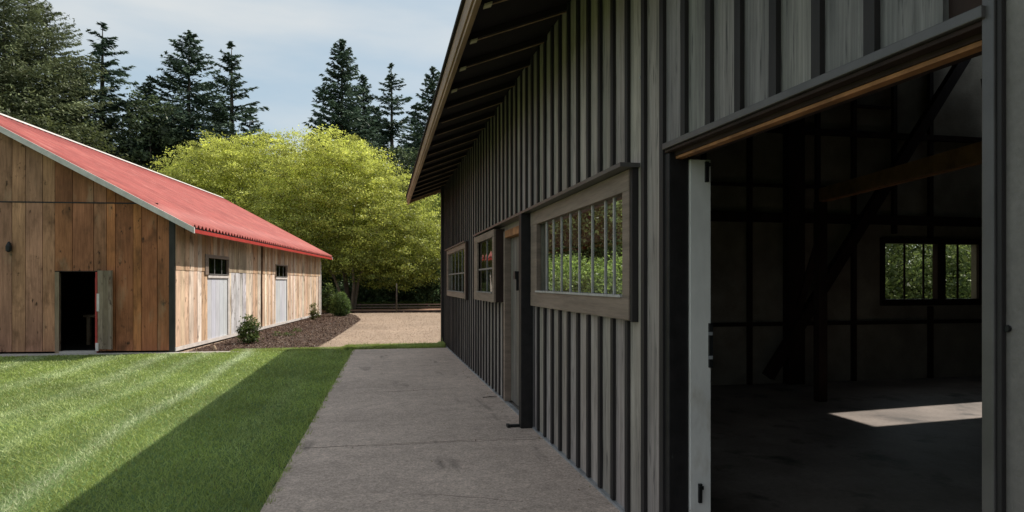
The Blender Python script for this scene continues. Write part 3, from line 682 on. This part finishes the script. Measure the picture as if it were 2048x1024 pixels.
# pale paving in front of the gable
g = [fg.p(-.05,0,0), fg.p(13,0,0)]
ap = MB(); ap.quad([(-16,15.88,.008),(-3.0,15.88,.008),(-3.35,16.1,.008),(g[0].x+.25,g[0].y+.03,.008),(g[0].x,g[0].y+.02,.008),(g[1].x,g[1].y+.02,.008)], G['apron'])
struct(ap.build('pavement'), 'pale concrete strip at the foot of the wooden barn', 'pavement')

# ---------------------------------------------------------------- trees
def sph(n):
    a = rng.normal(size=(n,3)); return a/np.linalg.norm(a,axis=1,keepdims=True)
def crown(parent, blobs, nclump, nleaf, lsize, csize, lo, hi, name='crown', mat='leaf', zshade=.45, up=.6, dark=None, flat=.7, sunside=None):
    """blobs: (cx,cy,cz,rx,ry,rz) ellipsoids; clumps lie mostly near their shells"""
    w = np.array([b[3]*b[5] for b in blobs]); w = w/w.sum()
    idx = rng.choice(len(blobs), nclump, p=w); B = np.array(blobs)[idx]
    d = sph(nclump); r = 1-.55*rng.random(nclump)**2.0; r *= 1+.06*rng.normal(size=nclump)
    C = B[:,:3]+d*B[:,3:]*r[:,None]
    keep = np.ones(nclump, bool)
    for b in blobs:       # drop those deep inside another blob
        q = np.linalg.norm((C-np.array(b[:3]))/np.array(b[3:]),axis=1); keep &= q > .42
    C, d = C[keep], d[keep]; nclump = len(C)
    cb = .5+.95*rng.random(nclump)
    k = np.repeat(np.arange(nclump), nleaf); n = len(k)
    cs = csize*(.5+rng.random(nclump))
    off = rng.normal(size=(n,3))*cs[k][:,None]*np.array([1,1,flat])
    P = C[k]+off
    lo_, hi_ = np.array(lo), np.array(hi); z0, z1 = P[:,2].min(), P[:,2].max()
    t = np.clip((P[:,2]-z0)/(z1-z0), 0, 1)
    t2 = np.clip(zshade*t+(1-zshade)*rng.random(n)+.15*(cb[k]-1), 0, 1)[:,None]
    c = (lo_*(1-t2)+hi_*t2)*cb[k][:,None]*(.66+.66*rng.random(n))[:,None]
    V = leafverts(P, lsize*(.6+.8*rng.random(n)), .55, d[k]*.6+np.array([0,0,up]), .8)
    return npmesh(name, V, n, G[mat], c, parent)
def trunk(parent, pts, rad, mat='bark', name='trunk', n=8):
    mb = MB(); mb.tube(pts, rad, G[mat], n); o = mb.build(name, parent, smooth=True); return o

def conifer_parts(H, Rr, dens=1.0, z0=.08, droop=.25, jag=.3, lo=(.032,.058,.044), hi=(.17,.235,.155), seed=0, needle=.25, power=.8, gap=0.):
    """crown + trunk meshes, returned as objects for a new root"""
    r = np.random.default_rng(seed); P=[]; N=[]; S_=[]; Cc=[]
    nb = int(H*9*dens); 
    for i in range(nb):
        t = z0+(1-z0)*((i+r.random())/nb); 
        if gap and math.sin(t*H*2.4+1) < -1+gap*2*r.random(): continue
        L = Rr*((1-t)**power)*(1-jag+2*jag*r.random()*.8)+.12
        az = r.random()*2*np.pi; z = t*H
        el = (.45*t-droop*(1-t))+.12*r.normal(); n = int(14+L*24)
        s = r.random(n)**.75
        curve = el*s*L - .10*L*s*s + .10*L*(s**4)
        side = r.normal(size=n)*.17*L*(1-s*.72)
        x = np.cos(az)*s*L - np.sin(az)*side; y = np.sin(az)*s*L+np.cos(az)*side
        zz = z+curve - np.abs(side)*.30 - .10*r.random(n)
        P.append(np.stack([x,y,zz],1)); fx = np.array([np.cos(az),np.sin(az),-.2])
        dirs = fx*1.0 + r.normal(size=(n,3))*.45 + np.stack([-np.sin(az)*np.sign(side),np.cos(az)*np.sign(side),-.2+0*side],1)*.7
        N.append(dirs); S_.append(needle*(.6+.8*r.random(n))*(.55+.5*(1-t)))
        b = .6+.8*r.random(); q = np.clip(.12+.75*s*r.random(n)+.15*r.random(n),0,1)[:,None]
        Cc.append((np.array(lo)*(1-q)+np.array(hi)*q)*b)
    P=np.concatenate(P);N=np.concatenate(N);S_=np.concatenate(S_)[:,None];Cc=np.concatenate(Cc)
    N/=np.linalg.norm(N,axis=1,keepdims=True)
    wv=np.cross(N, r.normal(size=N.shape)*.55+np.array([0,0,1])); wv/=np.linalg.norm(wv,axis=1,keepdims=True)
    L=N*S_*1.35; Wv=wv*S_*.42
    V=np.stack([P-L,P+Wv,P+L,P-Wv],1)
    cr = npmesh('crown', V, len(P), G['needle'], Cc)
    mb=MB(); mb.tube([(0,0,0),(.03,0,H*.3),(0,.04,H*.65),(0,0,H*.93),(0,0,H*1.0)],[H*.014,H*.0115,H*.007,H*.002,.006],G['bark'],8)
    tr = mb.build('trunk', smooth=True)
    return cr, tr
def plant_tree(name, px, d, parts, label, cat, group=None, rot=0, sc=(1,1,1), tilt=0):
    x, y = gpos(px, d); root = thing(name, (x,y,-.05), label, cat, group); root.rotation_euler = (0,tilt,rot); root.scale = sc
    for i, p in enumerate(parts):
        if p.parent is None and not p.get('used'): q = p; q['used'] = 1
        else: q = p.copy(); COL.objects.link(q)
        q.parent = root
    return root
GR = 'tall conifers behind the barns'
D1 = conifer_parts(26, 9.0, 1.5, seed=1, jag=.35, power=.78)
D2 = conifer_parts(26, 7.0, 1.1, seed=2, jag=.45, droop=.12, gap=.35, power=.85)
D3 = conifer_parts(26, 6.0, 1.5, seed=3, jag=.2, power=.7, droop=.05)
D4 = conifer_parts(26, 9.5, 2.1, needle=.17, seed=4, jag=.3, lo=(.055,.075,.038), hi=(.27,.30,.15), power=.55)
def hz(top, d): return EYE+.05+(HOR-top)/F*d
LST = [
 ('fir_tree', 8, 52, D4, -45, 'tall olive green fir at the far left edge of the photo', .3, 1.0),
 ('fir_tree', 92, 56, D4, 15, 'broad olive green fir standing second from the left edge', 2.2, 1.0),
 ('fir_tree', 48, 54, D4, -8, 'olive green fir wedged between the two big firs at the far left', 4.0, .8),
 ('fir_tree', 150, 58, D3, 120, 'shorter dark fir filling the space left of the slim sparse fir', 1.9, 1.3),
 ('fir_tree', 296, 60, D3, 165, 'stout fir just left of the broad dark fir', 5.2, 1.4),
 ('fir_tree', 205, 62, D2, 46, 'slim sparse fir with bare trunk rising between two bushier firs', 1.0, 1.4),
 ('fir_tree', 378, 64, D1, 62, 'broad dark fir with pointed crown and wide tiers behind the red roof', 2.6, 1.1),
 ('fir_tree', 463, 60, D2, 84, 'thin ragged fir leaning out right of the broad dark fir', 4.1, 1.3),
 ('fir_tree', 684, 60, D3, 79, 'tall dense narrow fir above the bright green maple', .8, 1.1),
 ('fir_tree', 726, 64, D3, 150, 'shorter fir close behind the tall dense narrow fir', 2.9, 1.0),
 ('fir_tree', 783, 66, D2, 127, 'tiered fir with open whorled branches between two denser firs', 5.0, 1.15),
 ('fir_tree', 866, 62, D3, 134, 'dark fir partly hidden by the eave of the dark barn', 3.6, 1.05),
]
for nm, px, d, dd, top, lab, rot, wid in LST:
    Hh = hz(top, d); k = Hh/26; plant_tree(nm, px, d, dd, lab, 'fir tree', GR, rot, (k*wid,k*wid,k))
# a farther row that fills the horizon on both sides
D5 = conifer_parts(20, 6.0, 1.0, seed=9, jag=.35, needle=.24, lo=(.026,.048,.034), hi=(.09,.13,.085))
far = [(-330,80,30),(-210,78,26),(-90,74,60),(20,80,110),(140,78,200),(262,82,205),(335,82,225),(430,80,210),(500,80,215),(640,82,235),(700,80,200),(755,82,215),(830,80,210),(905,84,170),(990,86,190),(1100,84,180),(1240,86,160),(1400,84,170),(-480,82,20)]
for i,(px,d,top) in enumerate(far):
    Hh = hz(top,d); k = Hh/20; plant_tree('fir_tree', px, d, D5, 'dark fir in the far back row of the wood behind the taller firs', 'fir tree', 'far back row of firs', i*1.7, (k*1.15,k*1.15,k))

def broad(name, px, d, blobs, ncl, nl, ls, cs, lo, hi, label, cat, stems=None, group=None, **kw):
    x, y = gpos(px, d); root = thing(name, (x,y,-.05), label, cat, group)
    crown(root, blobs, ncl, nl, ls, cs, lo, hi, **kw)
    for pts, rad, mt in (stems or []):
        o = trunk(root, pts, rad, mt)
    return root
# the bright maples (crowns overlap the barn's far end)
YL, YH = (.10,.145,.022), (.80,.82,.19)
st = [([(0,0,0),(-.3,.1,2),(-.8,.1,4.5),(-1.6,0,7)],[.16,.13,.10,.04],'bark'),([(.2,.1,0),(.5,.1,1.8),(1.3,.1,4),(2.2,.2,6.5)],[.12,.09,.07,.03],'palebark'),
      ([(.1,-.2,0),(.25,-.5,1.6),(.1,-.9,3.6),(.3,-1.2,6)],[.10,.08,.06,.03],'palebark'),([(-.2,-.1,0),(-.9,-.6,2),(-2,-1,4)],[.10,.07,.04],'palebark')]
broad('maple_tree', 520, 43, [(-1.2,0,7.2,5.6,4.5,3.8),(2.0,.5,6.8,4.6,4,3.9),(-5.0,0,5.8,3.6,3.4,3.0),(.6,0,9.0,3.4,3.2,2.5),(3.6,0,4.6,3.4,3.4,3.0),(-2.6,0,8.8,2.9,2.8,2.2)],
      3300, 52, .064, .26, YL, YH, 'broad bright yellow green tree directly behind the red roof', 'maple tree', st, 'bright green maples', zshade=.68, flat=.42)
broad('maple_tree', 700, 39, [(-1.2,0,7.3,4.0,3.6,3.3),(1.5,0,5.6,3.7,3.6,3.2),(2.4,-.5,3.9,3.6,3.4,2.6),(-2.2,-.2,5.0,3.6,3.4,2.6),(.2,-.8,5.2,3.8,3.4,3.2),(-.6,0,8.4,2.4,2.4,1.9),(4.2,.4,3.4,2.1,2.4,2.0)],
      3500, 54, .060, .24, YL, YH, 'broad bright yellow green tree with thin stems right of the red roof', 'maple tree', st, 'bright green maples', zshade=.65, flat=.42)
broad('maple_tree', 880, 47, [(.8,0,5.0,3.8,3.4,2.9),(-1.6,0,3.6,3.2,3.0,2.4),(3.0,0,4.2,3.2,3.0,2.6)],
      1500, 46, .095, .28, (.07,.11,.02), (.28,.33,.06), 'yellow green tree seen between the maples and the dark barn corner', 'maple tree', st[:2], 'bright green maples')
# sprigs poking out of the top
broad('birch_tree', 568, 50, [(0,0,9.4,1.1,1.1,1.6),(-.4,0,7.6,1.9,1.6,1.8)], 260, 26, .10, .22, (.10,.13,.03), (.30,.34,.09), 'small light green treetop poking up in the gap of sky', 'birch tree', [([(0,0,0),(0,0,5),(.1,0,10.5)],[.14,.09,.02],'palebark')])
# dark understorey
dk = (.028,.045,.022); dh = (.12,.155,.07)
for i,(px,d,w,h,lab) in enumerate([(150,52,4.4,14.5,'dark olive bushy tree below the firs on the left'),(300,58,4.0,18.5,'dark rounded broadleaf tree between the sparse fir and the dark fir'),(240,55,3.4,12.5,'low dark broadleaf tree just above the red roof ridge'),(420,58,4.4,14,'dark broadleaf tree at the foot of the broad dark fir'),(30,49,5,15.5,'dark olive leafy tree at the left edge over the roof peak'),(815,56,3.6,13.2,'dark broadleaf tree below the tiered fir'),(880,56,3.6,15,'dark broadleaf tree hidden by the dark barn eave'),(515,62,3.2,13.0,'dark leafy tree right of the ragged fir'),(-80,50,5,17,'dark leafy tree beyond the left edge of the roof')]):
    olive = i in (0,4,2,8)
    lo_, hi_ = ((.04,.055,.02),(.13,.15,.055)) if olive else (dk, dh)
    broad('broadleaf_tree', px, d, [(0,0,h*.62,w*.8,w*.8,h*.36),(-w*.4,0,h*.42,w*.62,w*.6,h*.3),(w*.45,.3,h*.45,w*.62,w*.6,h*.32),(0,0,h*.25,w*.9,w*.7,h*.22)], 620, 34, .15, .38, lo_, hi_, lab, 'tree', [([(0,0,0),(.1,0,h*.4),(0,0,h*.8)],[.2,.14,.05],'bark')], 'dark understorey trees')
# pale shrubs over the roof line
for px, d, r_, h, lab in ((243,46,1.6,8.9,'pale grey green shrub crown over the roof, left one of the pair'),(282,46,.9,9.3,'narrow pale shrub crown over the roof, right one of the pair')):
    broad('willow_tree', px, d, [(0,0,h-1.1,r_,r_,1.5),(0,0,h*.5,r_*1.2,r_,2.4)], 260, 30, .07, .2, (.12,.15,.08), (.36,.38,.22), lab, 'willow tree', [([(0,0,0),(0,0,h*.7)],[.14,.05],'bark')], 'pale shrubs')
# dark hedge line behind the yard
for i, px in enumerate(range(655, 960, 42)):
    d = 43+1.5*math.sin(i*2.1); h = 3.0+.5*math.sin(i*1.3)
    broad('laurel_bush', px, d, [(0,0,h*.45,1.5,1.0,h*.5),(.3,-.3,h*.25,1.3,.9,h*.3)], 240, 36, .085, .2, (.035,.07,.03), (.16,.24,.11), 'dark glossy laurel bush in the row behind the dirt track', 'bush', None, 'row of dark laurel bushes')
for i, px in enumerate((60,-60,-200,600,540)):
    broad('laurel_bush', px, 47, [(0,0,1.8,3,1.4,2)], 300, 36, .12, .3, (.016,.032,.013), (.055,.09,.04), 'wide dark bush in the wood behind the wooden barn', 'bush', None, 'bushes behind the wooden barn')
# low clipped hedge
x0, y0 = gpos(690,45.5); 
mbp = rng.random((26000,3)); P = np.stack([mbp[:,0]*14-4.2, 40.6+mbp[:,1]*.7-42.2, mbp[:,2]*.40+.03*np.sin(mbp[:,0]*60)],1)
hd = thing('hedge', (x0+2,42.2,-.02), 'low clipped hedge beyond the dirt track', 'hedge')
npmesh('foliage', leafverts(P,.055*(.6+rng.random(26000)),.6,np.array([[0,0,1.0]]),.9), 26000, G['leaf'], np.array([.11,.15,.035])*(.5+.9*rng.random(26000))[:,None], hd)
rf = thing('rail_fence', (0,40.3,0), 'very low brown timber rail fence in front of the clipped hedge', 'fence')
for z in (.06,.22):
    mb = MB(); mb.box(-5,13,40.28,40.33,z,z+.07,G['windowtrim']); mb.build('rail', rf, (0,40.3,0))
for i in range(10):
    mb = MB(); mb.box(-5+i*2-.05,-5+i*2+.05,40.335,40.42,-.05,.34,G['darktimber']); mb.build('fence_post', rf, (0,40.3,0))
# timber edging and post
te = thing('timber_edging', (0,35.4,0), 'long low dark timber edging at the end of the gravel yard', 'edging')
for i in range(6):
    mb = MB(); mb.box(-4.6+i*3,-1.62+i*3,35.3,35.45,-.03,.10,G['darktimber']); mb.build('sleeper', te, (0,35.4,0), bevel=.01)
px_, py_ = gpos(793, 34.6)
mb = MB(); mb.tube([(px_,py_,-.05),(px_,py_,1.0),(px_,py_,1.55)],[.04,.035,.03],G['bark'],8); po = mb.build('post', None, (px_,py_,0), smooth=True); tag(po, 'slim wooden post standing at the timber edging', 'post')
# shrubs in the bed
def shrub(px, d, blobs, ncl, nl, ls, cs, lo, hi, name, label, cat, **kw):
    x, y = gpos(px, d); root = thing(name, (x,y,0), label, cat)
    crown(root, blobs, ncl, nl, ls, cs, lo, hi, name='foliage', **kw); trunk(root, [(0,0,-.02),(.01,0,.25),(0,0,.5)],[.025,.02,.01], name='stem'); return root
shrub(498,17.1,[(0,0,.30,.25,.25,.26),(.04,0,.50,.20,.2,.22),(-.02,0,.22,.27,.26,.2)],150,16,.032,.045,(.03,.06,.015),(.17,.22,.06),'laurel_shrub','leafy green young shrub on mulch in front of the wooden barn','shrub')
shrub(681,30.9,[(0,0,.55,.40,.40,.55),(0,0,.35,.44,.42,.36)],900,26,.024,.045,(.045,.085,.02),(.17,.25,.06),'boxwood_shrub','clipped egg shaped boxwood at the far end of the mulch bed','shrub')
shrub(626,27.8,[(0,0,.35,.13,.13,.38),(.05,0,.2,.2,.2,.2)],60,14,.035,.05,(.05,.06,.015),(.18,.20,.06),'young_shrub','thin straggly shrub against the wall of the wooden barn','shrub')
shrub(660,33.5,[(0,0,.8,.3,.3,.7),(-.1,0,.4,.35,.3,.4)],150,20,.05,.08,(.05,.08,.02),(.20,.26,.07),'bush','upright leafy bush beside the thin tree stems','bush')
for i,(px,py,s) in enumerate(((575,672,.05),(592,664,.04),(556,672,.035))):
    x,y = ground(px,py); root = thing('low_plant',(x,y,0),'low tuft of green weeds growing in the bark mulch','plant','low weeds in the mulch')
    crown(root,[(0,0,.05,.14,.1,.07)],14,12,.02,.03,(.05,.08,.02),(.2,.26,.08),name='foliage')
for i,(px,py,s,lab) in enumerate(((649,627,.16,'tan boulder at the far corner of the wooden barn'),(428,700,.045,'small pale stone on the mulch by the barn wall'),(742,680,.0,''))):
    if not s: continue
    x,y = ground(px,py); mb = MB(); 
    mb.tube([(x,y,-.02),(x+.02,y,s*.5),(x,y,s*1.3),(x,y,s*2.2),(x,y,s*2.6)],[s*.9,s*1.15,s,s*.7,s*.25],G['stone'],9); tag(mb.build('stone',None,(x,y,0),smooth=True), lab, 'stone')
for i,(px,d,r_,h) in enumerate(((1085,27,1.5,2.6),(1135,29,1.8,3.0),(1190,27,1.5,2.5),(1240,29,1.9,2.9),(1290,28,1.6,2.6))):
    x,y = gpos(px,d); root = thing('hazel_bush',(x,y,-.05),'low sunlit bush past the far end of the dark barn, seen through its window','bush','low bushes past the far end of the dark barn')
    crown(root,[(0,0,h*.45,r_,r_,h*.5)],300,34,.07,.2,(.07,.12,.03),(.36,.46,.12))
for i,(px,d,h) in enumerate(((1110,40,9),(1175,42,10),(1235,40,8.5))):
    broad('broadleaf_tree', px, d, [(0,0,h*.62,3,3,h*.33),(0,0,h*.35,2.6,2.4,h*.2)], 520, 34, .11, .35, (.05,.085,.03), (.30,.38,.13), 'dark tree beyond the open far end of the dark barn', 'tree', [([(0,0,0),(.1,0,h*.4),(0,0,h*.8)],[.2,.14,.05],'palebark')], 'dark trees past the far end of the dark barn')
# outside the interior window: sunlit foliage
for i,(x,y,r_,h) in enumerate(((15.5,17.5,3.2,4.6),(19.5,19.5,3.4,5.4),(12.5,21.5,3.2,5),(17.5,24,4.2,7.5),(23.5,24,4,7),(24,17,3.4,5.4))):
    root = thing('hazel_bush',(x,y,-.05),'sunlit green bush seen through the window inside the dark barn','bush','bushes behind the dark barn')
    crown(root,[(0,0,h*.5,r_,r_,h*.5),(.5,-.5,h*.3,r_*.9,r_*.9,h*.3)],620,34,.075,.24,(.05,.08,.02),(.26,.31,.10))

# ---------------------------------------------------------------- light, sky, camera
sd = Vector((1,.465,1.36)).normalized()
el = math.asin(sd.z); az = math.atan2(sd.x, sd.y)
L = bpy.data.lights.new('sun','SUN'); L.energy = 5.0; L.angle = R(.5); L.color = (1,.94,.85)
lo = bpy.data.objects.new('sun', L); COL.objects.link(lo); lo.rotation_euler = sd.to_track_quat('Z','Y').to_euler(); lo.location = (30,20,40)
wd = bpy.data.worlds.new('World'); S.world = wd; wd.use_nodes = True; nt = wd.node_tree; nt.nodes.clear()
out = nt.nodes.new('ShaderNodeOutputWorld'); bg = nt.nodes.new('ShaderNodeBackground'); bg.inputs[1].default_value = .15
sky = nt.nodes.new('ShaderNodeTexSky'); sky.sky_type = 'NISHITA'; sky.sun_disc = False; sky.sun_elevation = el; sky.sun_rotation = az; sky.air_density = 1.0; sky.dust_density = 1.2; sky.ozone_density = 1.5
tc = nt.nodes.new('ShaderNodeTexCoord'); mp = nt.nodes.new('ShaderNodeMapping'); mp.inputs['Scale'].default_value = (1.2,1.2,5.0); mp.inputs['Rotation'].default_value = (.0,.28,.3)
nz = nt.nodes.new('ShaderNodeTexNoise'); nz.inputs['Scale'].default_value = 1.6; nz.inputs['Detail'].default_value = 7; nz.inputs['Roughness'].default_value = .5
nt.links.new(tc.outputs['Generated'], mp.inputs[0]); nt.links.new(mp.outputs[0], nz.inputs['Vector'])
fac = mrange(nt, nz.outputs['Fac'], .42, .72, .0, .85)
cst = nt.nodes.new('ShaderNodeValue'); cst.outputs[0].default_value = .72
bl = mixcol(nt, cst.outputs[0], sky.outputs[0], (3.55,4.35,4.75))
mxo = mixcol(nt, fac, bl, (5.2,5.3,5.25))
nt.links.new(mxo, bg.inputs[0]); nt.links.new(bg.outputs[0], out.inputs[0])
cam = bpy.data.cameras.new('camera'); co = bpy.data.objects.new('camera', cam); COL.objects.link(co)
co.location = (0,0,EYE); co.rotation_euler = (math.pi/2,0,-YAW)
cam.sensor_width = 36; cam.lens = 36*F/2048; cam.shift_y = (HOR-512)/2048; cam.clip_end = 2000; cam.clip_start = .05
S.camera = co
S.view_settings.view_transform = 'Standard'; S.view_settings.look = 'None'; S.view_settings.exposure = 0
S.render.engine = 'CYCLES'
S.cycles.max_bounces = 8; S.cycles.transparent_max_bounces = 12
